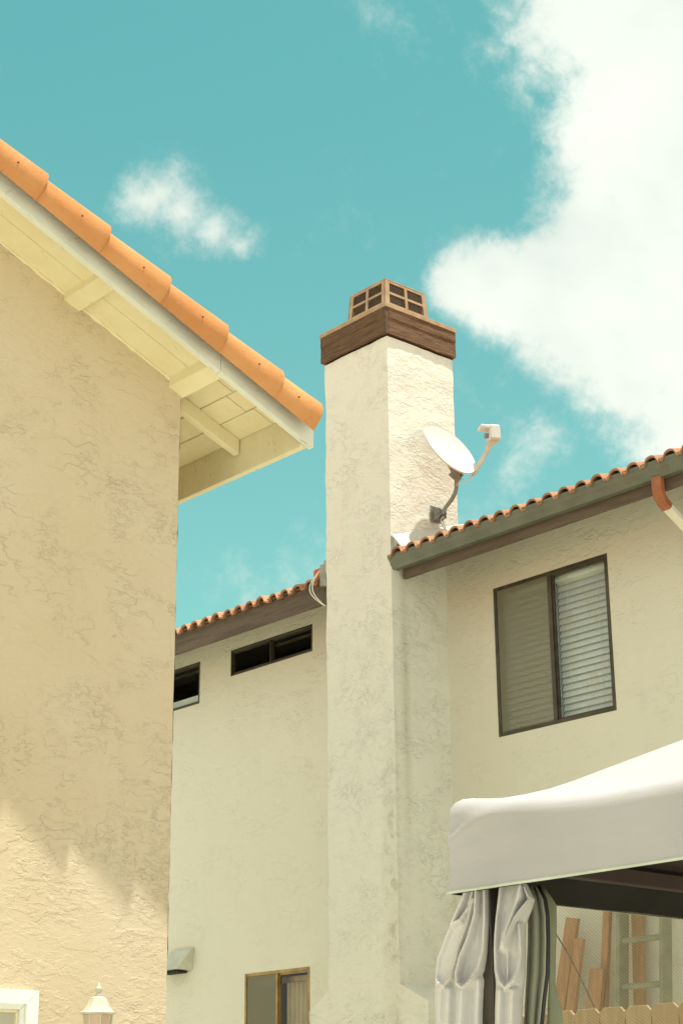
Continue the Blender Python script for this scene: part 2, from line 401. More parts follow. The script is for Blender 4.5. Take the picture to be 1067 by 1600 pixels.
# ------------------------------------------------------------------ ground
g = MB(); g.face([(-300, -300, 0), (300, -300, 0), (300, 300, 0), (-300, 300, 0)])
tag(g.make('ground', 'soil'), kind='structure')
g = MB(); g.box((-6, -6, -.02), (6.3, 9.5, .06)); tag(g.make('patio', 'concrete'), kind='structure')

# ------------------------------------------------------------------ right house
XW, X0, Y0 = 9.805, 9.186, 9.893
house = thing('stucco_house', 'two storey cream stucco house with brown fascia, clay tile eave and a square chimney', 'house', (XW, 9.9, 0))
HOLES = [(8.153, 9.350, 4.520, 5.733), (11.607, 12.800, 5.690, 5.941), (13.29, 14.50, 5.522, 5.936), (11.657, 12.543, 1.10, 2.945)]
w = MB(); wall_x(w, XW, 3.0, 18, 0, 6.20, HOLES)
# the unseen sides of the body
w.face([(XW, 3, 0), (19, 3, 0), (19, 3, 6.02), (XW, 3, 6.02)]); w.face([(XW, 18, 0), (19, 18, 0), (19, 18, 6.02), (XW, 18, 6.02)]); w.face([(19, 3, 0), (19, 18, 0), (19, 18, 6.02), (19, 3, 6.02)])
for yy in (3, 18): w.face([(XW, yy, 6.02), (19, yy, 6.02), (14.4, yy, 7.5)])
w.make('wall', 'stucco_cream', house)

# chimney: lofted rings with slightly wavering stucco faces
def chimney_ring(z, n=18):
    ya, yb, xa, xb = Y0-.012, 10.688, X0, 9.962
    t = min(1, max(0, (2.66-z)/.14)) if z > 2.52 else 1
    ya -= .30*t; yb += .24*t
    P = []
    for (a, b) in (((xa, ya), (xb, ya)), ((xb, ya), (xb, yb)), ((xb, yb), (xa, yb)), ((xa, yb), (xa, ya))):
        for k in range(n): P.append(Vector((a[0]+(b[0]-a[0])*k/n, a[1]+(b[1]-a[1])*k/n, z)))
    cx, cy = (xa+xb)/2, (ya+yb)/2
    out = []
    for p in P:
        d = Vector((p.x-cx, p.y-cy, 0)).normalized()
        wv = noise.noise(p*2.2)*.010 + noise.noise(p*7+Vector((3, 1, 2)))*.006 + noise.noise(p*19)*.0022
        out.append(p + d*wv)
    return out
zs = [0, 1.2, 2.0, 2.4, 2.5, 2.52, 2.56, 2.60, 2.64, 2.66, 2.68] + [2.72+.045*i for i in range(118)]
c = MB(); c.rings([chimney_ring(z) for z in zs])
chim = c.make('chimney', 'stucco_chimney', house, smooth=50)
# cap: rough cedar boards on four sides
CX0, CX1, CY0, CY1 = 9.155, 9.987, 9.858, 10.708
def board(mb, a, b, z0, z1, th, inward):
    a, b = Vector(a), Vector(b); n = 30; d = (b-a)/n; rr = []
    for i in range(n+1):
        p = a+d*i; q = .0035*noise.noise(Vector((p.x*9, p.y*9, 3)))
        zl = z0+.008*noise.noise(Vector((p.x*6, p.y*6, 9))) - (.008 if noise.noise(Vector((p.x*14, p.y*14, 5))) > .25 else 0)
        o1, o2 = p-inward*q, p+inward*th
        rr.append([(o1.x, o1.y, zl), (o2.x, o2.y, z0), (o2.x, o2.y, z1), (o1.x, o1.y, z1), (o1.x-inward.x*.002, o1.y-inward.y*.002, z0+(z1-z0)*.62), (o1.x+inward.x*.004, o1.y+inward.y*.004, z0+(z1-z0)*.60)])
    mb.rings(rr)
b = MB(); board(b, (CX0, CY0, 0), (CX0, CY1, 0), 8.005, 8.245, .035, Vector((1, 0, 0))); b.make('cap_board', 'brown_band', chim)
b = MB(); board(b, (CX1, CY0+.038, 0), (CX1, CY1, 0), 8.005, 8.245, .035, Vector((-1, 0, 0)))
b.make('cap_board', 'brown_band', chim)
b = MB(); board(b, (CX0+.038, CY0, 0), (CX1, CY0, 0), 8.005, 8.245, .035, Vector((0, 1, 0))); b.make('cap_board', 'brown_band_x', chim)
b = MB(); board(b, (CX0+.038, CY1, 0), (CX1-.04, CY1, 0), 8.005, 8.245, .035, Vector((0, -1, 0)))
b.make('cap_board', 'brown_band_x', chim)
f = MB(); f.box((CX0-.008, CY0-.008, 8.247), (CX1+.008, CY1+.008, 8.287), .003); f.make('cap_flange', 'cap_metal', chim)
# louvred spark arrestor: frame bars, slats, dark core
AX0, AX1, AY0, AY1, AZ0, AZ1 = 9.262, 9.765, 9.972, 10.452, 8.287, 8.592
fr, slm = MB(), MB()
def apt(face, u, z):
    """point on an arrestor side: u 0..1 along, z 0..1 up, sides lean in"""
    k = .022*z
    x0, x1, y0, y1 = AX0-.01+k, AX1+.01-k, AY0-.01+k, AY1+.01-k; zz = AZ0+(AZ1-AZ0)*z
    return {'a': Vector((x0, y0+(y1-y0)*u, zz)), 'b': Vector((x0+(x1-x0)*u, y0, zz)), 'c': Vector((x1, y0+(y1-y0)*u, zz)), 'd': Vector((x0+(x1-x0)*u, y1, zz))}[face]
for fc, nin in (('a', Vector((1,0,0))), ('b', Vector((0,1,0))), ('c', Vector((-1,0,0))), ('d', Vector((0,-1,0)))):
    def quad(u0, u1, z0, z1, th, mb, out=0.):
        p = [apt(fc, u0, z0), apt(fc, u1, z0), apt(fc, u1, z1), apt(fc, u0, z1)]
        p = [q-nin*out for q in p]; mb.hexa([*p, *[q+nin*th for q in p]])
    e = .0015 if fc in 'bd' else 0
    quad(0, .10, 0, 1, .012, fr, e); quad(.90, 1, 0, 1, .012, fr, e)
    quad(.10, .90, 0, .28, .010, fr); quad(.10, .90, .93, 1, .010, fr); quad(.47, .53, .28, .93, .010, fr, .001); quad(.10, .47, .57, .64, .010, fr); quad(.53, .90, .57, .64, .010, fr)
    for (za, zb) in ((.28, .57), (.64, .93)):
        for k in range(5):
            zc = za+(zb-za)*(k+.7)/5.4
            quad(.10, .90, zc, zc+.013, .008, slm, -.006)
arr = fr.make('spark_arrestor', 'cap_metal', chim)
slm.make('louvre', plain('dark_louvre_metal', (.16, .11, .065), .6, 0., .2, 8), chim)
cr_ = MB(); cr_.box((AX0+.035, AY0+.035, AZ0+.002), (AX1-.035, AY1-.035, AZ1-.03)); cr_.make('flue', 'black', chim)
tp = MB(); tp.box((AX0+.01, AY0+.01, AZ1+.001), (AX1-.01, AY1-.01, AZ1+.010), .002); tp.make('lid', 'cap_metal', chim)

# roof: mission tiles running up the slope, wavy cross-section with overlapping courses
SL = .335
def roof_z(x): return 6.000 + SL*(x-9.15)
def tile_roof(mb, y0, y1, x0, x1, pitch=.163, n=12, skip=None):
    m = int(round((y1-y0)/pitch)); cols = m*n
    def prof(y, ph):
        u = (y-y0)/pitch; k = u-math.floor(u)
        return (.047*math.sqrt(max(0, 1-((k-.5)/.34)**2)) if abs(k-.5) < .34 else -.012*math.sin((abs(k-.5)-.34)/.16*math.pi/1.))
    R = []; x = x0; course = 0
    while x < x1:
        for (dx, dz) in ((0, .016), (.33, 0)):
            row = []
            for i in range(cols+1):
                y = y0+(y1-y0)*i/cols; j = int((y-y0)/pitch)
                jx = .018*noise.noise(Vector((j*3.7, course*5.1, 0))); jz = .010*noise.noise(Vector((j*1.9, course*2.3, 4)))
                row.append((x+dx+(jx if dx == 0 else 0), y, roof_z(x+dx)+prof(y, 0)+dz+jz))
            R.append(row)
        x += .33; course += 1
    mb.rings(R, caps=False, closed=False)
    # thickness at the nose: a lip hanging under the first course
    lip = [[(p[0]+.001, p[1], p[2]) for p in R[0]], [(p[0]+.003, p[1], p[2]-.016) for p in R[0]], [(p[0]+.25, p[1], p[2]-.016+.25*SL) for p in R[0]]]
    mb.rings(lip, caps=False, closed=False)
rf = MB(); tile_roof(rf, 3.0, 9.87, 9.135, 14.4); roof1 = rf.make('roof', 'tile_red', house, smooth=60)
rf = MB(); tile_roof(rf, 10.72, 18.2, 9.215, 14.4); rf.make('roof', 'tile_red', house, smooth=60)
rf = MB(); rf.face([(10.05, 9.87, roof_z(10.05)+.02), (10.05, 10.72, roof_z(10.05)+.02), (14.4, 10.72, roof_z(14.4)+.02), (14.4, 9.87, roof_z(14.4)+.02)]); rf.make('roof', 'tile_red', house)
rb = MB(); rb.face([(14.39, 3, roof_z(14.4)), (14.39, 18.2, roof_z(14.4)), (19.6, 18.2, 6.0), (19.6, 3, 6.0)]); rb.make('roof', 'tile_red', house)
# soffit boards, fascias
def slab(mb, xa, xb, ya, yb, za, zb, th, bev=0.):
    mb.hexa([(xa, ya, za-th), (xb, ya, zb-th), (xb, yb, zb-th), (xa, yb, za-th), (xa, ya, za), (xb, ya, zb), (xb, yb, zb), (xa, yb, za)], bev)
sf = MB(); slab(sf, 9.30, 9.9, 3.0, 9.87, roof_z(9.30)-.05, roof_z(9.9)-.05, .02); slab(sf, 9.30, 9.9, 10.70, 18, roof_z(9.30)-.05, roof_z(9.9)-.05, .02)
sf.make('soffit', 'fascia_brown', house)
fa = MB(); fa.box((9.262, 3.0, 5.828), (9.299, 9.832, 6.012), .003); fa.make('fascia_board', 'fascia_brown', house)
fa = MB(); fa.box((9.262, 10.705, 5.845), (9.299, 18, 6.035), .003); fa.box((9.245, 10.705, 6.038), (9.299, 18, 6.058), .002); fa.make('fascia_board', 'fascia_brown', house)
# K-style gutter: profile in XZ swept along Y
prof = [(9.255, 6.012), (9.255, 5.905), (9.20, 5.905), (9.188, 5.925), (9.176, 5.965), (9.158, 5.985), (9.150, 6.000), (9.150, 6.018), (9.162, 6.022), (9.162, 6.012), (9.158, 6.008), (9.160, 6.002), (9.168, 5.990), (9.185, 5.968), (9.197, 5.932), (9.206, 5.913), (9.247, 5.913), (9.247, 6.012)]
gt = MB(); gt.extrude([(x, 3.0, z) for x, z in prof], (0, 6.885, 0)); gut = gt.make('gutter', 'gutter', house)
ge = MB(); ge.extrude([(x, 9.8855, z) for x, z in prof[:9]], (0, .003, 0)); ge.make('end_cap', 'gutter', gut)
# downspout: elbow under the gutter, then a pipe slanting back to the wall
dp = MB(); P = [(9.215, 7.165, 5.912), (9.215, 7.165, 5.83), (9.225, 7.165, 5.775), (9.262, 7.165, 5.735), (9.30, 7.165, 5.712)]
for i in range(len(P)-1): pass
def sweep_rect(mb, P, wy, wt):
    R = []
    for i, p in enumerate(P):
        p = Vector(p); d = (Vector(P[min(i+1, len(P)-1)])-Vector(P[max(i-1, 0)])).normalized(); s = Vector((0, 1, 0)); u = d.cross(s).normalized()
        c = .18*wt
        R.append([p+s*a*wy+u*b_*wt for a, b_ in ((-.5,-.32),(-.38,-.5),(.38,-.5),(.5,-.32),(.5,.32),(.38,.5),(-.38,.5),(-.5,.32))])
    mb.rings(R)
sweep_rect(dp, P, .082, .062); ds = dp.make('downspout_elbow', 'elbow', house, smooth=35)
dp = MB(); sweep_rect(dp, [(9.285, 7.165, 5.722), (9.70, 7.165, 5.50), (9.757, 7.165, 5.44), (9.762, 7.165, 5.36), (9.762, 7.165, .3)], .074, .054); dp.make('downspout', 'downspout', house, smooth=35)
# flashings at the chimney foot
fl = MB()
fl.hexa([(9.19, 9.74, roof_z(9.19)+.03), (10.02, 9.74, roof_z(10.02)+.03), (10.02, 9.87, roof_z(10.02)+.15), (9.19, 9.87, roof_z(9.19)+.15), (9.19, 9.74, roof_z(9.19)+.036), (10.02, 9.74, roof_z(10.02)+.036), (10.02, 9.87, roof_z(10.02)+.186), (9.19, 9.87, roof_z(9.19)+.186)]); fl.make('flashing', 'flash_white', house)
fl = MB(); fl.hexa([(9.178, 9.79, 6.02), (9.186, 9.79, 6.02), (9.186, 9.874, 6.02), (9.178, 9.874, 6.02), (9.178, 9.83, 6.16), (9.186, 9.83, 6.16), (9.186, 9.874, 6.19), (9.178, 9.874, 6.19)]); fl.make('flashing', 'galv', house)
fl = MB(); fl.box((9.20, 10.712, 5.97), (9.235, 10.735, 6.20), .002); fl.box((9.20, 10.736, 5.98), (9.24, 10.79, 6.17), .002); fl.make('flashing', 'galv', house)
# small raised clay tile end beside the chimney
t = MB(); t.box((9.30, 10.84, 6.07), (9.52, 11.0, 6.20), .012); t.make('ridge_tile', tile_mat('fresh_red_tile', (.62, .17, .06), (.70, .22, .08), (.45, .12, .05)), house)

# windows
def window(y0, y1, z0, z1, fmat, fw=.028, split=.5, screen=None, fill='blind', glass='glass', inner=None):
    X = XW
    m = MB(); d0, d1 = X-.004, X+.05
    m.box((d0, y0, z0), (d1, y0+fw, z1), .002); m.box((d0, y1-fw, z0), (d1, y1, z1), .002)
    m.box((d0+.001, y0+fw, z0), (d1, y1-fw, z0+fw), .002); m.box((d0+.001, y0+fw, z1-fw), (d1, y1-fw, z1), .002)
    ym = y0+(y1-y0)*split
    m.box((d0+.002, ym-fw*.62, z0+fw), (d1-.002, ym+fw*.62, z1-fw), .002)
    # inner sash rails
    for (a, b) in ((y0+fw, ym-fw*.62), (ym+fw*.62, y1-fw)):
        s = .014
        m.box((X+.012, a, z0+fw), (X+.034, a+s, z1-fw)); m.box((X+.012, b-s, z0+fw), (X+.034, b, z1-fw))
        m.box((X+.013, a+s, z0+fw), (X+.034, b-s, z0+fw+s)); m.box((X+.013, a+s, z1-fw-s), (X+.034, b-s, z1-fw))
    win = m.make('window', fmat, house)
    p = MB(); p.face([(X+.022, y0+fw, z0+fw), (X+.022, y0+fw, z1-fw), (X+.022, y1-fw, z1-fw), (X+.022, y1-fw, z0+fw)]); p.make('pane', glass, win)
    if screen:
        a, b = (ym+fw*.62, y1-fw) if screen == 'far' else (y0+fw, ym-fw*.62)
        p = MB(); p.face([(X+.006, a, z0+fw), (X+.006, b, z0+fw), (X+.006, b, z1-fw), (X+.006, a, z1-fw)]); p.make('insect_screen', 'screen', win)
    if fill == 'blind':
        bl = MB(); z = z1-fw-.045; k = 0
        bl.box((X+.075, y0+.02, z1-fw-.04), (X+.125, y1-.02, z1-fw+.01), .003)
        while z > z0+fw+.03:
            tilt = math.radians(66+3*noise.noise(Vector((k*.7, 2, 1)))); hw = .0365; sg = .0015*noise.noise(Vector((k*2.1, 0, 0)))
            dx, dz = math.cos(tilt)*hw, math.sin(tilt)*hw; rows = []
            for q in range(5):
                s_ = -1+q*.5; bow = .004*(1-s_*s_)
                rows.append([(X+.10+dx*s_*1+bow*-1, y, z-dz*s_*-1+sg) for y in (y0+.02, (y0+y1)/2-.004)]+[(X+.10+dx*s_-bow, y, z+dz*s_-sg) for y in ((y0+y1)/2+.004, y1-.02)])
            vs = [[bl.bm.verts.new(q_) for q_ in r] for r in rows]
            for i in range(4):
                for (a, b) in ((0, 1), (2, 3)): bl.bm.faces.new([vs[i][a], vs[i][b], vs[i+1][b], vs[i+1][a]])
            z -= .0525; k += 1
        bl.make('blind', 'blind', win, smooth=True)
        cdm = MB()
        for yy in (y0+.16, y0+.47, y1-.2, y1-.47): cdm.tube([(X+.062, yy, z1-fw-.04), (X+.062, yy, z0+fw+.06)], .0016, 5)
        cdm.make('cord', 'cable_white', win)
    if fill == 'drape':
        dr = MB(); R = []; n = 120; yb = ym-.02
        for z in (z1-.06, z0): R.append([(X+.12+.022*math.sin((y0+(yb-y0)*i/n)*95)+.006*math.sin(i*.31), y0+.02+(yb-y0-.02)*i/n, z) for i in range(n+1)])
        dr.rings(R, caps=False, closed=False); dr.make('drape', 'cloth_beige', win, smooth=True)
        rd = MB(); rd.box((X+.085, y0+.02, z1-.10), (X+.15, y1-.02, z1-.05), .004); rd.make('curtain_rail', 'brass', win)
    if inner: inner(win, X, y0, y1, z0, z1, ym)
    # the room behind
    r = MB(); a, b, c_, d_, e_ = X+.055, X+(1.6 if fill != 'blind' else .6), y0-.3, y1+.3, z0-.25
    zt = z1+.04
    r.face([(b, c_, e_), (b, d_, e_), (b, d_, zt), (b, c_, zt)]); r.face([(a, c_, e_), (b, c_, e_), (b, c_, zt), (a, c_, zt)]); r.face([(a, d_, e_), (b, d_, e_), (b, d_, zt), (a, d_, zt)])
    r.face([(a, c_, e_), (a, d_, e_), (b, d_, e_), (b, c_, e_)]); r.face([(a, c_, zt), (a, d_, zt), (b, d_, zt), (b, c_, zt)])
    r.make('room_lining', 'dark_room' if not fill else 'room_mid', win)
    return win
window(*HOLES[0], 'bronze', .03, .5, 'far', 'blind', 'glass_dusty')
def reflection_in(win, X, y0, y1, z0, z1, ym):
    m = MB(); m.bar((X+.05, y0+.03, z1-.072), (X+.05, ym-.02, z1-.072), .02, .022); m.make('frame_reflection', 'bronze', win)  # solid bar standing in for the top frame's reflection in the pane
window(*HOLES[1], 'bronze', .018, .5, None, None, 'glass', reflection_in)
def panel_in(win, X, y0, y1, z0, z1, ym):
    m = MB(); m.box((X+.05, y0+.03, z0+.02), (X+.06, y1-.02, z0+.105)); m.make('lower_panel', M['blind'], win)
    m = MB(); m.bar((X+.05, y0+.03, z1-.072), (X+.05, ym-.02, z1-.072), .02, .022); m.make('frame_reflection', 'bronze', win)  # same bar again, for the reflected frame in this pane
window(*HOLES[2], 'bronze', .018, .5, None, None, 'glass', panel_in)
window(*HOLES[3], 'brass', .026, .5, 'far', 'drape', 'glass')

# dryer vent hood
vh = MB()
y0, y1 = 13.30, 13.74; X = XW
a = [(X, y0+.0, 3.235), (X, y1-.10, 3.235)]
vh.hexa([(X-.155, y0+.045, 3.045), (X-.002, y0+.02, 3.035), (X-.002, y1, 3.035), (X-.155, y1, 3.045), (X-.03, y0, 3.225), (X-.002, y0, 3.235), (X-.002, y1-.14, 3.235), (X-.03, y1-.14, 3.225)])
hood = vh.make('vent_hood', 'hood', house)
vh = MB(); vh.box((X-.12, y0+.09, 3.012), (X-.01, y1-.07, 3.0335), .002); vh.make('vent_flap', 'dark_room', hood)

# ------------------------------------------------------------------ cables beside the chimney
cb = MB()
for k, (o1, o2) in enumerate(((0, 0), (.035, .02))):
    P = []
    for i in range(17):
        t = i/16; P.append((9.215-.05*math.sin(t*math.pi), 10.80+.075*math.sin(t*math.pi)+o1*math.sin(t*math.pi)-.06*t, 6.13-.33*t))
    cb.tube(P, .0055, 8)
tag(cb.make('cable', 'cable_white', off=(9.2, 10.8, 5.8)), 'pair of white cables looping over the brown fascia beside the chimney', 'cable')

# ------------------------------------------------------------------ satellite dish on the chimney side
sat = thing('satellite_dish', 'white satellite dish on a bent grey mast bolted to the chimney side', 'satellite dish', (9.66, 9.88, 6.45))
dc = Vector((9.62, 9.60, 6.98)); nn = Vector((.03, -.88, .43)).normalized()
# dish "down" axis: from centre towards the arm foot
foot = Vector((9.855, 9.56, 6.765)); dn_ = (foot-dc); dn_ = (dn_-nn*dn_.dot(nn)).normalized(); sd = nn.cross(dn_)
m = MB(); R = []
RAD = .272
for (k, lift) in ((1.0, 0.), (1.0, 1.)): pass
fr_, bk = [], []
rings_f = [[dc + (sd*math.cos(t)*.96+dn_*math.sin(t))*RAD*q + nn*(.055*(q*q-1)) for t in (2*math.pi*j/48 for j in range(48))] for q in (.02, .2, .4, .6, .8, .93, .985)]
rim = [[p+(p-dc).normalized()*.004+nn*.003 for p in rings_f[-1]], [p+(p-dc).normalized()*.007-nn*.003 for p in rings_f[-1]], [p+(p-dc).normalized()*.005-nn*.012 for p in rings_f[-1]]]
rings_b = [[p-nn*.006 for p in r] for r in rings_f[:-1][::-1]]
m.rings(rings_f+rim+rings_b); refl = m.make('reflector', 'dish_white', sat, smooth=40)
# back bracket
bb = dc+dn_*.15-nn*.085
m = MB(); m.bar(bb-dn_*.07-nn*.005, bb+dn_*.05-nn*.04, .09, .05, up=nn, bev=.004); m.bar(bb+dn_*.04-nn*.03-sd*.035, bb+dn_*.04-nn*.09-sd*.035, .008, .10, up=dn_); m.bar(bb+dn_*.04-nn*.03+sd*.035, bb+dn_*.04-nn*.09+sd*.035, .008, .10, up=dn_); m.make('back_bracket', 'dish_grey', sat)
# mast
mast = [(9.700, 9.800, 6.470), (9.725, 9.785, 6.53), (9.775, 9.755, 6.61), (9.80, 9.74, 6.665), (9.802, 9.725, 6.71), (9.79, 9.71, 6.76), (9.775, 9.695, 6.82)]
m = MB(); m.tube(mast, .0175, 14); m.make('mast', 'dish_grey', sat, smooth=40)
m = MB(); m.box((9.63, 9.862, 6.415), (9.745, 9.871, 6.555), .002)
m.hexa([(9.655, 9.79, 6.44), (9.661, 9.79, 6.44), (9.661, 9.862, 6.42), (9.655, 9.862, 6.42), (9.655, 9.79, 6.50), (9.661, 9.79, 6.50), (9.661, 9.862, 6.55), (9.655, 9.862, 6.55)])
m.hexa([(9.725, 9.78, 6.44), (9.731, 9.78, 6.44), (9.731, 9.862, 6.42), (9.725, 9.862, 6.42), (9.725, 9.78, 6.50), (9.731, 9.78, 6.50), (9.731, 9.862, 6.55), (9.725, 9.862, 6.55)])
m.tube([(9.648, 9.803, 6.47), (9.738, 9.803, 6.47)], .009, 8); m.make('wall_bracket', 'dish_grey', sat)
# feed arm and feed head
lnb = Vector((9.955, 9.42, 7.085))
a0 = dc+dn_*(RAD+.012)-nn*.012; 
m = MB(); m.bar(a0-(lnb-a0).normalized()*.03, lnb-(lnb-a0).normalized()*.10, .024, .036, bev=.003); m.make('feed_arm', 'arm_tan', sat)
ad = (lnb-a0).normalized()
m = MB(); m.rings([[lnb-ad*q+Vector((0,0,0))+(Rv*sx*w_+Uv.cross(Rv)*0+nn*sy*w_*.8) for sx, sy in ((-1,-1),(1,-1),(1,1),(-1,1))] for q, w_ in ((.11, .014), (.07, .024), (.035, .030), (.02, .042))]); m.make('arm_head', 'arm_tan', sat)
bx = (Vector((.75, -.30, .0))).normalized(); bz = Vector((0, 0, 1)); by = bz.cross(bx)
def ob(mb, c, hx, hy, hz, bev=.006):
    P = [c+bx*sx*hx+by*sy*hy+bz*sz*hz for sz in (-1, 1) for sx, sy in ((-1,-1),(1,-1),(1,1),(-1,1))]; mb.hexa(P, bev)
back = (dc-lnb); back.z = 0; back.normalize(); bx = -back; by = bz.cross(bx)
m = MB(); ob(m, lnb+bz*.058, .047, .060, .066, .012); ob(m, lnb-bx*.068+bz*.104, .055, .054, .016, .008); m.make('feed_horn', 'dish_white', sat, smooth=35)
m = MB(); m.lathe(lnb-bx*.045+bz*.035, [(0, 0), (.020, .001), (.024, .03), (.0, .031)], 16, axis=-bx); m.make('horn_cap', 'dish_grey', sat)
m = MB(); m.bar(lnb+bx*.046+by*-.03+bz*.062, lnb+bx*.046+by*.03+bz*.062, .004, .006); m.make('slot', 'dish_grey', sat)
m = MB()
for k in range(2):
    P = [];  s0 = a0-ad*.01; s1 = Vector((9.785, 9.70, 6.80))
    for i in range(13):
        t = i/12; p = s0.lerp(s1, t); p.z -= (.045+.03*k)*math.sin(t*math.pi); P.append(p)
    m.tube(P, .0032, 6); m.make('cable', 'cable_white', sat, smooth=True); m = MB()
    P = [Vector((9.77+.012*k, 9.70, 6.79)), Vector((9.765+.02*k, 9.68, 6.75)), Vector((9.78+.02*k, 9.70, 6.71))]; m.tube(P, .0032, 6); m.make('cable', 'cable_white', sat, smooth=True); m = MB()
P = [(9.71, 9.80, 6.46), (9.68, 9.80, 6.415), (9.70, 9.80, 6.37), (9.73, 9.81, 6.355)]; m.tube(P, .0045, 6); m.make('cable', 'cable_white', sat, smooth=True); m = MB(); P = [(9.72, 9.80, 6.46), (9.71, 9.80, 6.41), (9.73, 9.80, 6.36), (9.75, 9.81, 6.35)]; m.tube(P, .0045, 6)
m.make('cable', 'cable_white', sat, smooth=True)

# ------------------------------------------------------------------ left house
YB, YL, XL, XF = 6.30, 6.72, 4.804, 5.323
SLP = .424
def zA(x): return 5.214 - SLP*(x-XL)          # underside of the gable overhang
def zB(x): return 5.068 + .40*(XF-x)           # deck over the eave
def zbarge(x): return 4.893 + SLP*(XF-x)
left = thing('gable_house', 'tan stucco house with an open gable eave of orange barrel tiles', 'house', (XL, YL, 0))
w = MB()
XR = .6
ZR = zA(XR)
pts = [(XR-4.2, YL, 0), (XL, YL, 0), (XL, YL, zA(XL)+.02), (XR, YL, ZR+.02), (XR-4.2, YL, ZR-SLP*4.2)]
w.extrude(pts, (0, 7.2, 0)); 
# fine wobble on the visible corner
bmesh.ops.subdivide_edges(w.bm, edges=[e for e in w.bm.edges if all(abs(v.co.x-XL) < .001 and abs(v.co.y-YL) < .001 for v in e.verts)], cuts=90)
for v in w.bm.verts:
    if abs(v.co.x-XL) < .001 and abs(v.co.y-YL) < .001 and .01 < v.co.z < 5.2:
        v.co.x += .007*noise.noise(Vector((0, 0, v.co.z*2.5)))+.004*noise.noise(Vector((5, 0, v.co.z*13))); 
w.make('wall', 'stucco_tan', left)
# soffit: long rake boards over the gable, short eave boards past the corner
s = MB(); yy = YB+.041
for (ya, yb) in ((yy, yy+.215), (yy+.219, YL+.15)):
    s.hexa([(XL+.02, ya, zA(XL+.02)), (XL+.02, yb, zA(XL+.02)), (XR, yb, ZR), (XR, ya, ZR), (XL+.02, ya, zA(XL+.02)+.02), (XL+.02, yb, zA(XL+.02)+.02), (XR, yb, ZR+.02), (XR, ya, ZR+.02)], .003)
s.make('rake_soffit', 'soffit', left)
s = MB(); x = XF-.040; k = 0
while x > XL-.10:
    xa = x-.128
    for (ya, yb) in ((YB+.041, YL-.16+.06*(k % 2)), (YL-.156+.06*(k % 2), YL+3.0)):
        ya_, yb_ = ya, yb
        dz = .004*random.random()
        s.hexa([(x, ya_, zB(x)+dz), (x, yb_, zB(x)+dz), (xa, yb_, zB(xa)+dz), (xa, ya_, zB(xa)+dz), (x, ya_, zB(x)+.02), (x, yb_, zB(x)+.02), (xa, yb_, zB(xa)+.02), (xa, ya_, zB(xa)+.02)], .0025)
    x = xa-.0045; k += 1
s.make('eave_soffit', 'soffit', left)
s = MB(); s.hexa([(XF, YB+.045, zB(XF)+.025), (XF, YL+7, zB(XF)+.025), (XR, YL+7, zB(XR)+.03), (XR, YB+.045, zB(XR)+.03), (XF, YB+.045, zB(XF)+.045), (XF, YL+7, zB(XF)+.045), (XR, YL+7, zB(XR)+.06), (XR, YB+.045, zB(XR)+.06)]); s.make('roof_deck', 'trim', left)
m = MB(); P_, r_ = [], []
for i in range(150):
    x = XL-.03-(XL-.03-XR)*i/150; P_.append((x, YL-.002, zA(x)-.004+.005*noise.noise(Vector((x*13, 0, 0))))); r_.append(.006+.010*abs(noise.noise(Vector((x*9, 3, 0))))+.008*max(0, noise.noise(Vector((x*31, 3, 0)))))
m.tube(P_, r_, 7); m.make('caulk', 'soffit', left, smooth=True)
# barge board, two lengths with a butt joint
xj = 4.74
for (xa, xb) in ((XR, xj), (xj+.003, XF+.012)):
    n = 24; b = MB(); R = []
    for i in range(n+1):
        x = xa+(xb-xa)*i/n; z = zbarge(x)+.0015*noise.noise(Vector((x*5, 0, 0)))
        R.append([(x, YB, z), (x, YB+.038, z), (x, YB+.038, z+.17), (x, YB, z+.17)])
    b.rings(R); b.make('barge_board', 'barge', left)
b = MB(); b.box((XF-.038, YB+.040, 4.893), (XF, YL+7, 5.098), .003); b.make('fascia_board', 'trim', left)
for (yn, zn) in ((6.55, 4.97), (6.60, 4.99), (7.10, 4.96), (7.45, 4.95), (7.62, 4.99)):
    b = MB(); b.lathe((XF-.0385, yn, zn), [(0, -.002), (.007, -.0015), (.006, .0015), (0, .002)], 8, axis=(-1, 0, 0)); b.make('nail', 'lantern', left)
# lookouts under the rake and rafter tails under the eave
for (x0, d) in ((4.135, .034), (4.775, .05), (3.45, .034)):
    L = MB(); w2 = .045
    za, zb = zA(x0-w2), zA(x0+w2)
    L.hexa([(x0-w2, YB+.039, za-d), (x0+w2, YB+.039, zb-d), (x0+w2, YL+.02, zb-d), (x0-w2, YL+.02, za-d), (x0-w2, YB+.039, za+.01), (x0+w2, YB+.039, zb+.01), (x0+w2, YL+.02, zb+.01), (x0-w2, YL+.02, za+.01)], .003)
    L.make('lookout', 'soffit', left)
for y0 in (6.84, 7.45, 8.06, 8.67):
    L = MB(); xa, xb = XL-.05, XF-.045; d = .088; wy = .042
    L.hexa([(xa, y0, zB(xa)-d), (xb, y0, zB(xb)-d), (xb, y0+wy, zB(xb)-d), (xa, y0+wy, zB(xa)-d), (xa, y0, zB(xa)-.001), (xb, y0, zB(xb)-.001), (xb, y0+wy, zB(xb)-.001), (xa, y0+wy, zB(xa)-.001)], .003)
    L.make('rafter_tail', 'soffit', left)
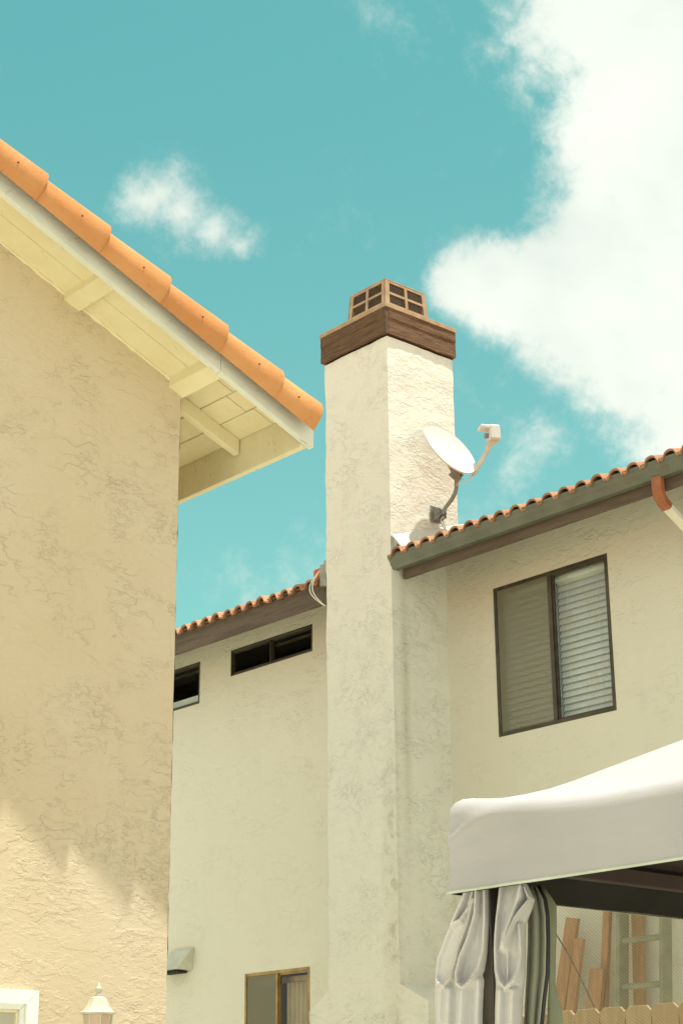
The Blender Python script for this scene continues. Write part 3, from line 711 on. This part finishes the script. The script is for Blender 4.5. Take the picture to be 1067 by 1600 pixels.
# barrel rake tiles
ends = [(3.453-.36, 6.07), (3.453, 5.917), (3.80, 5.775), (4.137, 5.62), (4.50, 5.475), (4.85, 5.305), (5.18, 5.165)]
STEP = .352; cosr = 1/math.sqrt(1+SLP*SLP)
u = Vector((cosr, 0, -SLP*cosr)); vn = Vector((SLP*cosr, 0, cosr))
def barrel(p_low, L, r0, r1):
    """open clay barrel: lower end at p_low radius r0, narrowing up-slope to r1"""
    m = MB(); n = 26; ang = [math.radians(-95+228*i/n) for i in range(n+1)]; th = .013
    def ring(s, r, wob=0.):
        c = p_low-u*s
        out = []; lim = math.radians(97)
        for a in ang:    # a round back, then a straight outer leg that leans in towards the wall
            rr = r+wob*noise.noise(Vector((math.cos(a)*2, math.sin(a)*2, p_low.x*3+s*4)))
            if a <= lim: q = (Vector((0, -1, 0))*math.sin(a)+vn*math.cos(a))*rr
            else: q = (Vector((0, -1, 0))*math.sin(lim)+vn*math.cos(lim))*rr + (a-lim)*rr*.96*(Vector((0, .25, 0))-vn*.968)
            out.append(c+q)
        return out
    def full(s, r, w=0.0012):
        return ring(s, r, w)+ring(s, r-th, w)[::-1]
    m.rings([full(0, r0-.004), full(.006, r0), full(L*.33, r0+(r1-r0)*.33), full(L*.66, r0+(r1-r0)*.66), full(L, r1)])
    return m
x = 5.399
lows = [5.328] + [5.328-.252-STEP*i for i in range(14)]
for i, xl in enumerate(lows):
    jit = Vector((0, .004*noise.noise(Vector((i*3.3, 1, 1))), .004*noise.noise(Vector((i*1.7, 5, 1)))))
    pl = Vector((xl-.02, YB+.03, zbarge(xl-.02)+.122))+jit
    m = barrel(pl, STEP+.07, .131, .102)
    t = m.make('rake_tile', 'tile_orange', left, smooth=45)
    if xl > 3: 
        q = pl-u*.16+(Vector((0, -1, 0))*math.sin(math.radians(88))+vn*math.cos(math.radians(88)))*.1245
        nl = MB(); nl.lathe(q, [(0, -.003), (.0045, -.002), (.004, .002), (0, .003)], 8, axis=(0, -1, 0)); nl.make('nail', 'black', t)
# field of barrel tiles behind the rake
m = MB(); R = []; x = XF+.06; 
while x > XR:
    for dx, dz in ((0, .03), (.35, 0)):
        xx = x-dx; row = []
        for i in range(22*12+1):
            y = YB+.13+i/12*.29; k = (i % 12)/12
            row.append((xx, y, zB(xx)+.07+dz+.075*math.sin(math.pi*k)))
        R.append(row)
    x -= .35
m.rings(R, caps=False, closed=False); m.make('roof', 'tile_orange', left, smooth=60)
m = MB(); m.face([(XR, YB, ZR+.3), (XR, YL+7, ZR+.3), (XR-4.6, YL+7, ZR+.3-SLP*4.6), (XR-4.6, YB, ZR+.3-SLP*4.6)]); m.make('roof', 'tile_orange', left)

# white vinyl window in the tan wall
m = MB()
wx0, wx1, wz1, wz0, yf = 3.1, 4.106, 2.194, 1.15, YL-.045
def casing(mb, x0, x1, z0, z1, w_, ya, yb, bev):
    mb.hexa([(x0, ya, z1-w_), (x1-w_, ya, z1-w_), (x1-w_, yb, z1-w_), (x0, yb, z1-w_), (x0, ya, z1), (x1-.0005, ya, z1), (x1-.0005, yb, z1), (x0, yb, z1)])
    mb.hexa([(x1-w_+.001, ya, z0), (x1, ya, z0), (x1, yb, z0), (x1-w_+.001, yb, z0), (x1-w_+.001, ya, z1-w_-.001), (x1, ya, z1-.002), (x1, yb, z1-.002), (x1-w_+.001, yb, z1-w_-.001)])
casing(m, wx0, wx1, wz0, wz1, .058, yf, YL+.002, 0)
m.box((wx0, yf, wz0-.05), (wx0+.06, YL+.002, wz0+1.0)); m.box((wx0+.06, yf, wz0-.05), (wx1, YL+.002, wz0))
wf = m.make('window', 'vinyl', left)
m = MB(); casing(m, wx0+.06, wx1-.058, wz0, wz1-.058, .022, yf+.016, YL+.001, 0); m.make('sash', 'vinyl', wf)
m = MB(); casing(m, wx0+.08, wx1-.0805, wz0, wz1-.0805, .012, yf+.028, YL-.002, 0); m.make('window_bead', 'trim', wf)
m = MB(); m.face([(wx0+.05, YL-.006, wz0), (wx1-.06, YL-.006, wz0), (wx1-.06, YL-.006, wz1-.06), (wx0+.05, YL-.006, wz1-.06)]); m.make('pane', plain('pale_blind_behind_glass', (.50, .47, .37), .15, 0., .05, 3), wf)

# ------------------------------------------------------------------ wall lantern
lan = thing('wall_lantern', 'small beige lantern with a flared cap and ball finial on the tan wall', 'lantern', (4.272, YL-.02, 1.8))
LC = Vector((4.272, 6.47, 0))
m = MB()
m.rings([[LC+Vector((math.cos(t)*r, math.sin(t)*r, z)) for t in (2*math.pi*(j+.5)/8 for j in range(8))] for r, z in ((.070, 2.090), (.080, 2.094), (.080, 2.098), (.066, 2.104), (.050, 2.124), (.036, 2.156), (.022, 2.163), (.012, 2.166))]); m.make('cap', 'lantern', lan, smooth=20)
m = MB(); m.lathe(LC, [(.004, 2.164), (.013, 2.167), (.013, 2.173), (.007, 2.177), (.012, 2.184), (.0155, 2.193), (.012, 2.202), (.005, 2.208), (.003, 2.219), (.0005, 2.221)], 18); m.make('finial', 'lantern', lan, smooth=True)
m = MB(); m.rings([[LC+Vector((math.cos(t)*r, math.sin(t)*r, z)) for t in (2*math.pi*(j+.5)/8 for j in range(8))] for r, z in ((.040, 1.88), (.060, 2.0895))]); m.make('shade', plain('pinkish_lamp_glass', (.58, .42, .30), .25, 0., .1, 14), lan)
m = MB()
for j in range(8):
    t = 2*math.pi*(j+.5)/8; m.bar(LC+Vector((math.cos(t)*.041, math.sin(t)*.041, 1.88)), LC+Vector((math.cos(t)*.061, math.sin(t)*.061, 2.0895)), .006, .006)
m.make('rib', 'lantern', lan)
m = MB(); m.tube([(4.272, 6.47, 1.875), (4.272, 6.47, 1.82), (4.272, 6.55, 1.80), (4.272, 6.69, 1.86)], .01, 8); m.box((4.23, 6.695, 1.78), (4.314, YL-.001, 1.95), .004); m.make('bracket', 'lantern', lan)

# ------------------------------------------------------------------ gazebo
GX, GY = 3.374, 3.415; GW = 3.0
gaz = thing('gazebo', 'soft top garden gazebo with a pale grey canopy and deep valance', 'gazebo', (GX+GW/2, GY-GW/2, .06))
def hipz(t):
    K = [(0, 2.452), (.06, 2.463), (.16, 2.494), (.27, 2.549), (.41, 2.618), (.7, 2.765), (1.45, 3.12)]
    for (a, za), (b, zb) in zip(K, K[1:]):
        if t <= b: return za+(zb-za)*(t-a)/(b-a)
    return K[-1][1]
def edgez(s):   # s distance from a corner along the rim: the cloth sags a little between corners
    k = min(s, GW-s); return 2.452-.034*sst((k-INS)/.5)
m = MB(); n = 60
import itertools
INS = .05
def sst(v): v = min(1, max(0, v)); return v*v*(3-2*v)
def canopy_pt(i, j):
    x = INS+(GW-2*INS)*i/n; y = INS+(GW-2*INS)*j/n
    dx, dy = min(x, GW-x), min(y, GW-y); t = min(dx, dy); d = max(dx, dy)
    z = hipz(t-INS) - .034*sst((d-t)/.5)
    z -= .035*math.sin(min(1, t/1.5)*math.pi)*(1-math.exp(-((d-t)/.3)**2))     # panels belly between the hips
    z += .022*math.exp(-((dx*dx+dy*dy)/.012))
    return Vector((GX+x, GY-y, z))
V = {}
def us(i): # finer spacing at the edges
    return i
for i in range(n+1):
    for j in range(n+1): V[i, j] = m.bm.verts.new(canopy_pt(i, j))
for i in range(n):
    for j in range(n): m.bm.faces.new([V[i, j], V[i+1, j], V[i+1, j+1], V[i, j+1]])
can = m.make('canopy', 'canopy', gaz, smooth=True)
# valance: rounded shoulder, then a hanging band all the way round
def rim_path(k):
    """points round the rim, anticlockwise from the near-left corner, with outward normals"""
    out = []; q = 84
    C4 = [Vector((GX, GY, 0)), Vector((GX, GY-GW, 0)), Vector((GX+GW, GY-GW, 0)), Vector((GX+GW, GY, 0))]
    N4 = [Vector((-1, 0, 0)), Vector((0, -1, 0)), Vector((1, 0, 0)), Vector((0, 1, 0))]
    for s in range(4):
        a, b = C4[s], C4[(s+1) % 4]
        for i in range(q):
            f_ = .5-.5*math.cos(math.pi*i/q); p = a.lerp(b, f_); nrm_ = N4[s].copy()
            if i == 0: nrm_ = (N4[s]+N4[s-1])
            out.append((p, nrm_, GW*f_, s))
    return out
RP = rim_path(0); R = []
for lvl in range(-1, 21):
    row = []
    for (p, nr, s_, side) in RP:
        e = min(s_, GW-s_)
        top = edgez(s_)
        wr = noise.noise(Vector((p.x*2, p.y*2, lvl*.08)))*.004
        crease = .012*math.exp(-((e-.10)/.07)**2)
        if lvl == -1: off = -INS-.03; z = top-.02
        elif lvl <= 4:
            a = lvl/4*math.pi/2; off = -INS+(INS+.003)*math.sin(a); z = top-.045*(1-math.cos(a))
        else:
            f_ = (lvl-4)/16; z = top-.045-(top-.045-2.213)*f_; off = .003+.003*f_ - crease*.5*math.sin(f_*math.pi)
        pq = p+nr*off; z += .022*math.exp(-((min(pq.x-GX, GX+GW-pq.x)**2+min(GY-pq.y, pq.y-GY+GW)**2)/.012))*max(0, 1-max(0, lvl)/9)
        if lvl > 0:   # a soft crease running down from the rim to the corner
            zc = top-.012-.085*math.exp(-(e/.16)**1.2)
            off += .006*math.exp(-((z-zc)/.014)**2)*math.exp(-(e/.22)**2) - .004*math.exp(-((z-zc-.03)/.02)**2)*math.exp(-(e/.22)**2)
            off += wr*min(1, lvl/4) + .004*noise.noise(Vector((p.x*6, p.y*6, z*22)))*math.exp(-(e/.35)**2)
        q_ = p+nr*off
        if off < 0: q_ = Vector((min(max(q_.x, GX-off), GX+GW+off), min(max(q_.y, GY-GW-off), GY+off), 0))
        row.append(q_+Vector((0, 0, z)))
    R.append(row)
m = MB(); m.rings(R, caps=False, closed=True)
val = m.make('valance', 'canopy', gaz, smooth=60)
m = MB(); R2 = []
for (p, nr, s_, side), q in zip(RP, R[-1]): R2.append(q)
m.rings([[q+Vector((0, 0, .004)) for q in R2], [q+nr*.003+Vector((0, 0, .002)) for q, (_, nr, _, _) in zip(R2, RP)], [q+nr*.003-Vector((0, 0, .004)) for q, (_, nr, _, _) in zip(R2, RP)], [q-nr*.003-Vector((0, 0, .004)) for q, (_, nr, _, _) in zip(R2, RP)], [q-nr*.004+Vector((0, 0, .004)) for q, (_, nr, _, _) in zip(R2, RP)]], caps=False)
m.make('hem', plain('pale_green_hem', (.52, .56, .46), .8), val, smooth=True)
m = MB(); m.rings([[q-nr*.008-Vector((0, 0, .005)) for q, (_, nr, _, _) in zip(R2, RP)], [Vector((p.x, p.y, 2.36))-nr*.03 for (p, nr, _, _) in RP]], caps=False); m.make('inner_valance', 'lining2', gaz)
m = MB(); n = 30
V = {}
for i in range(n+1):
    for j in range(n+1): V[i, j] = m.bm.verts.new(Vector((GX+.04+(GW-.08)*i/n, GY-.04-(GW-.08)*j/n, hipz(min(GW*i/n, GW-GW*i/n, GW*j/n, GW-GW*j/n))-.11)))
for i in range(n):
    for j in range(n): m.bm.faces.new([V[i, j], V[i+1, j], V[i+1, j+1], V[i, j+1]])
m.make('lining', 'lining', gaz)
for (dx, dy) in ((.07, .07), (.07, GW-.07), (GW-.07, .07), (GW-.07, GW-.07)):
    m = MB(); m.box((GX+dx-.025, GY-dy-.025, .06), (GX+dx+.025, GY-dy+.025, 2.33), .003); m.make('post', 'post', gaz)
for a, b in (((.10, .07), (GW-.10, .07)), ((.10, GW-.07), (GW-.10, GW-.07)), ((.07, .10), (.07, GW-.10)), ((GW-.07, .10), (GW-.07, GW-.10))):
    m = MB(); m.bar((GX+a[0], GY-a[1], 2.30), (GX+b[0], GY-b[1], 2.30), .035, .045, bev=.003); m.make('beam', plain('maroon_beam', (.045, .026, .02), .5), gaz)
for (cx, cy) in ((.09, .09), (GW-.09, .09), (GW-.09, GW-.09), (.09, GW-.09)):
    m = MB(); m.bar((GX+cx, GY-cy, 2.31), (GX+GW/2, GY-GW/2, 2.98), .03, .03); m.make('rafter', 'post', gaz)

# mosquito net hung along the far side
m = MB(); R = []
for z in [2.192-.11*i for i in range(20)]:
    R.append([(x_, GY-.115+.008*math.sin(x_*13+z*1.1)+.003*math.sin(x_*31+z*3), z) for x_ in [GX+.18+i*.03 for i in range(89)]])
m.rings(R, caps=False, closed=False)
tag(m.make('mosquito_net', 'net', smooth=True, off=(GX+1.5, GY-.115, .1)), 'fine see through mosquito net drawn across one side of the gazebo before the ladder', 'net')

# ------------------------------------------------------------------ gathered curtains
def px(x, y, X=None, Y=None, Z=None):
    d = Fv*FPX + Rv*(x-533.5) - Uv*(y-800)
    t = ((X-CAM.x)/d.x) if X is not None else ((Y-CAM.y)/d.y)
    return CAM+d*t
def fold(mb, P, n=14):
    """padded cloth fold: list of (x, y, plane X, half width m, half depth m)"""
    # resample smoothly
    Q = []
    for i in range(len(P)-1):
        for s in range(5):
            t = s/5; a, b = P[i], P[i+1]; k = t*t*(3-2*t)*.5+t*.5
            Q.append([a[j]+(b[j]-a[j])*k for j in range(5)])
    Q.append(list(P[-1]))
    R = []
    for i, (x, y, X, hw, hd) in enumerate(Q):
        c = px(x, y, X=X); a_ = px(*Q[max(i-1, 0)][:2], X=Q[max(i-1, 0)][2]); b_ = px(*Q[min(i+1, len(Q)-1)][:2], X=Q[min(i+1, len(Q)-1)][2])
        d = (b_-a_).normalized(); nrm_ = Vector((-.80, -.60, 0)); s_ = d.cross(nrm_).normalized(); nr = s_.cross(d)
        R.append([c+s_*math.cos(t)*hw+nr*math.sin(t)*hd for t in (2*math.pi*j/n for j in range(n))])
    mb.rings(R)
def cloth(name, folds, mat, off, vox=.0055, it=6):
    m = MB()
    for f_ in folds: fold(m, f_)
    o = m.make(name, mat, off=off, smooth=True)
    r = o.modifiers.new('remesh', 'REMESH'); r.mode = 'VOXEL'; r.voxel_size = vox; r.use_smooth_shade = True
    s_ = o.modifiers.new('smooth', 'SMOOTH'); s_.factor = .5; s_.iterations = it
    return o
def drape(name, left, right, ridges, X, label, off, nu=64):
    """one pleated cloth bundle: front sheet with ridges and hanging loops, closed by a rounded back.
    coordinates are measured on the curtain in units of 0.7 mm"""
    def interp(T, y):
        for (x0, y0), (x1, y1) in zip(T, T[1:]):
            if y <= y1: t = max(0, (y-y0)/(y1-y0)); return x0+(x1-x0)*t
        return T[-1][0]
    def at(cx, cy, h):
        return px(660+cx/2.62, 1140+cy/2.62, X=X)+Vector((-.8, -.6, 0))*h
    def height(cx, cy):
        top = 0.; 
        for (w_, hh, pl) in ridges:
            for k in range(len(pl)-1):
                a, b = pl[k], pl[k+1]; dx, dy = b[0]-a[0], b[1]-a[1]
                t = min(1, max(0, ((cx-a[0])*dx+(cy-a[1])*dy)/(dx*dx+dy*dy)))
                d = math.hypot(cx-a[0]-dx*t, cy-a[1]-dy*t)
                if d > 3*w_: continue
                ww = w_; v = 1.7*hh*math.exp(-abs(d/ww)**1.7)
                top = max(top, v) if abs(top-v) > .006 else max(top, v)+(.006-abs(top-v))**2/.024
        return top
    m = MB(); R = []; y = 630
    while y < 2300:
        l, r = interp(left, y), interp(right, y); row = []
        for i in range(nu+1):
            u = i/nu; cx = l+(r-l)*u; e = math.sqrt(max(0, 1-(2*u-1)**4))
            h = -.035+.035*e + height(cx, y)*e + .0030*noise.noise(Vector((cx*.02, y*.012, 0))) + .0016*noise.noise(Vector((cx*.06, y*.035, 4)))
            row.append(at(cx, y, h))
        for i in range(nu, -1, -8):
            u = i/nu; row.append(at(l+(r-l)*u, y, -.045-.02*math.sin(u*math.pi)))
        R.append(row); y += 5 if y < 1215 else 60
    m.rings(R)
    return tag(m.make(name, 'curtain', off=off, smooth=70), label, 'curtain')
drape('gathered_curtain',
  [(165, 630), (135, 720), (105, 800), (75, 880), (52, 940), (44, 1020), (42, 1100), (48, 1206), (60, 2300)],
  [(273, 630), (277, 800), (274, 950), (266, 1060), (258, 1206), (262, 2300)],
  [(15, .036, [(196, 640), (172, 700), (138, 770), (122, 800)]), (12, .030, [(122, 800), (160, 785), (198, 735), (214, 660)]),
   (13, .026, [(112, 815), (85, 880), (62, 940), (52, 1000), (60, 1035), (90, 1052)]), (12, .028, [(90, 1052), (118, 1020), (140, 960), (160, 880), (190, 800), (214, 700)]),
   (14, .034, [(230, 640), (224, 760), (196, 860), (165, 930), (148, 1000), (150, 1042), (174, 1062)]),
   (15, .036, [(262, 640), (262, 800), (256, 900), (238, 975), (208, 1030), (174, 1062)]),
   (24, .024, [(72, 1060), (66, 1206), (80, 2300)]), (22, .026, [(112, 1070), (108, 1206), (118, 2300)]), (26, .030, [(168, 1075), (162, 1206), (170, 2300)]), (24, .022, [(232, 1030), (226, 1206), (230, 2300)])],
  3.42, 'pale grey curtain gathered in hanging loops at the outer corner of the gazebo', (3.4, 3.4, 1.2))
drape('gathered_curtain',
  [(306, 630), (294, 760), (285, 850), (284, 1000), (292, 1060), (288, 1206), (290, 2300)],
  [(424, 630), (452, 690), (440, 730), (416, 790), (415, 900), (413, 1000), (402, 1090), (400, 1206), (410, 2300)],
  [(13, .030, [(326, 640), (308, 760), (300, 900), (306, 985), (322, 1035), (346, 1062)]), (14, .032, [(400, 800), (408, 920), (400, 985), (380, 1030), (346, 1062)]),
   (20, .044, [(412, 640), (402, 700), (378, 770), (352, 840), (338, 895)]), (9, .056, [(424, 650), (444, 700), (420, 735), (385, 790), (345, 880)]),
   (9, .016, [(352, 880), (352, 960), (350, 1040)]),
   (24, .026, [(318, 1075), (314, 1206), (320, 2300)]), (24, .028, [(374, 1075), (368, 1206), (374, 2300)])],
  3.425, 'narrower grey curtain bundle with a folded flap, right of the looped one', (3.4, 3.2, 1.2))
# flat grey net panel with dark piping, hanging just inside
m = MB(); R = []
E = [(1385, 822, 838, 846), (1405, 822, 848, 855), (1430, 824, 852, 860), (1470, 824, 853, 861), (1520, 822, 852, 860), (1560, 820, 847, 858), (1600, 818, 843, 860), (1720, 815, 838, 865)]
for (y, a, b, c_) in E:
    R.append([px(a+(b-a)*k/8, y, X=3.50+.016*math.sin(k*1.3)) for k in range(9)])
m.rings(R, caps=False, closed=False)
gp = m.make('hanging_panel', 'netcloth', smooth=True, off=(3.5, 3.15, 1.2))
mod = gp.modifiers.new('thick', 'SOLIDIFY'); mod.thickness = .004
tag(gp, 'flat grey screen panel with dark piping beside the gathered curtains', 'screen panel')
m = MB(); m.tube([px(b+2, y, X=3.50) for (y, a, b, c_) in E], .007, 8); pp = m.make('piping', 'black', gp, smooth=True)
m = MB(); R = []
for (y, a, b) in ((1383, 838, 846), (1400, 846, 858), (1415, 853, 868), (1450, 857, 868), (1500, 857, 866), (1540, 857, 866), (1575, 855, 877), (1720, 850, 890)):
    R.append([px(a+(b-a)*k/4, y, X=3.56+.006*k) for k in range(5)])
m.rings(R, caps=False, closed=False)
q = m.make('net_edge', plain('olive_net_edge', (.27, .28, .19), .9), gp, smooth=True); q.modifiers.new('thick', 'SOLIDIFY').thickness = .004
m = MB(); R = []
for (y, a, b) in ((1380, 700, 770), (1720, 760, 775)): R.append([px(a, y, X=3.50), px(b, y, X=3.50)])

# ------------------------------------------------------------------ fence
XN = 6.6
fen = thing('picket_fence', 'dog eared pine board fence behind the gazebo', 'fence', (XN, 3.5, 0))
P = .158; yedge = 5.875
base = None
pts_y = [yedge-.006-P*i for i in range(-5, 26)]
for i, yt in enumerate(pts_y):
    z1 = 2.158+.004*noise.noise(Vector((i*2.2, 0, 0)))+.0045*0; ya, yb = yt-P+.006, yt
    m = MB(); cy, cz = .024, .022
    m.extrude([(XN, ya, .02), (XN, yb, .02), (XN, yb, z1-cz), (XN, yb-cy, z1), (XN, ya+cy, z1), (XN, ya, z1-cz)], (.016, 0, 0))
    bmesh.ops.bevel(m.bm, geom=list(m.bm.edges), offset=.0015, segments=1, affect='EDGES')
    m.make('picket', 'fence', fen)
for z in (.4, 1.1, 1.85):
    m = MB(); m.box((XN+.018, 1.2, z-.045), (XN+.056, 6.7, z+.045), .002); m.make('rail', 'fence', fen)
for y in (1.3, 3.8, 6.5):
    m = MB(); m.box((XN+.058, y-.045, 0), (XN+.148, y+.045, 2.0), .002); m.make('post', 'fence', fen)

# ------------------------------------------------------------------ ladder leaning on the wall
lad = thing('ladder', 'grey green extension ladder standing against the cream wall', 'ladder', (9.3, 7.75, 0))
def lx(z): return 9.72-(3.6-z)*.10
for yc in (8.10, 7.72):
    m = MB(); a, b = Vector((lx(0), yc, 0)), Vector((lx(3.6), yc, 3.6))
    m.bar(a, b, .030, .105, up=(0, 1, 0) if False else (1, 0, 0), bev=.003); m.make('rail', 'fibre', lad)
for k in range(11):
    z = .36+.311*k
    m = MB(); m.tube([(lx(z)-.015, 7.72, z), (lx(z)-.015, 8.10, z)], .021, 8); rg = m.make('rung', 'fibre', lad, smooth=35)
for k in range(11):
    z = .36+.311*k
    m = MB(); m.lathe((lx(z)-.016, 7.745, z+.012), [(.008, 0), (.008, .006)], 8, axis=(-1, 0, 0)); m.make('rivet', 'black', lad)

# ------------------------------------------------------------------ leaning planks
def plank(p0, p1, w_, th, label):
    m = MB(); m.bar(p0, p1, th, w_, up=(0, 1, 0), bev=.002)
    tag(m.make('wood_plank', 'plank', off=p0), label, 'plank', 'planks leaning on the cream wall')
plank((9.35, 9.12, .0), (9.70, 8.59, 3.055), .112, .035, 'tallest orange brown plank, leftmost of those leaning behind the fence')
plank((9.28, 8.86, .0), (9.66, 8.50, 2.90), .080, .035, 'shorter orange brown plank touching the tallest one on its right')
plank((9.45, 8.45, .0), (9.74, 8.27, 3.3), .062, .035, 'narrow plank standing just left of the ladder')
plank((9.30, 8.62, .0), (9.64, 8.33, 2.68), .13, .035, 'wide short plank in front of the narrow one left of the ladder')
plank((9.55, 8.02, .0), (9.77, 8.04, 3.3), .095, .028, 'plank seen between the rails of the ladder')
m = MB(); m.tube([px(868, 1459, X=9.6), px(890, 1496, X=9.45), px(912, 1540, X=9.3), px(927, 1572, X=9.2)], .006, 6)
tag(m.make('cord', 'cable_dark', off=(9.5, 8.3, 2.7)), 'thin dark cord slanting down in front of the leaning planks', 'cord')
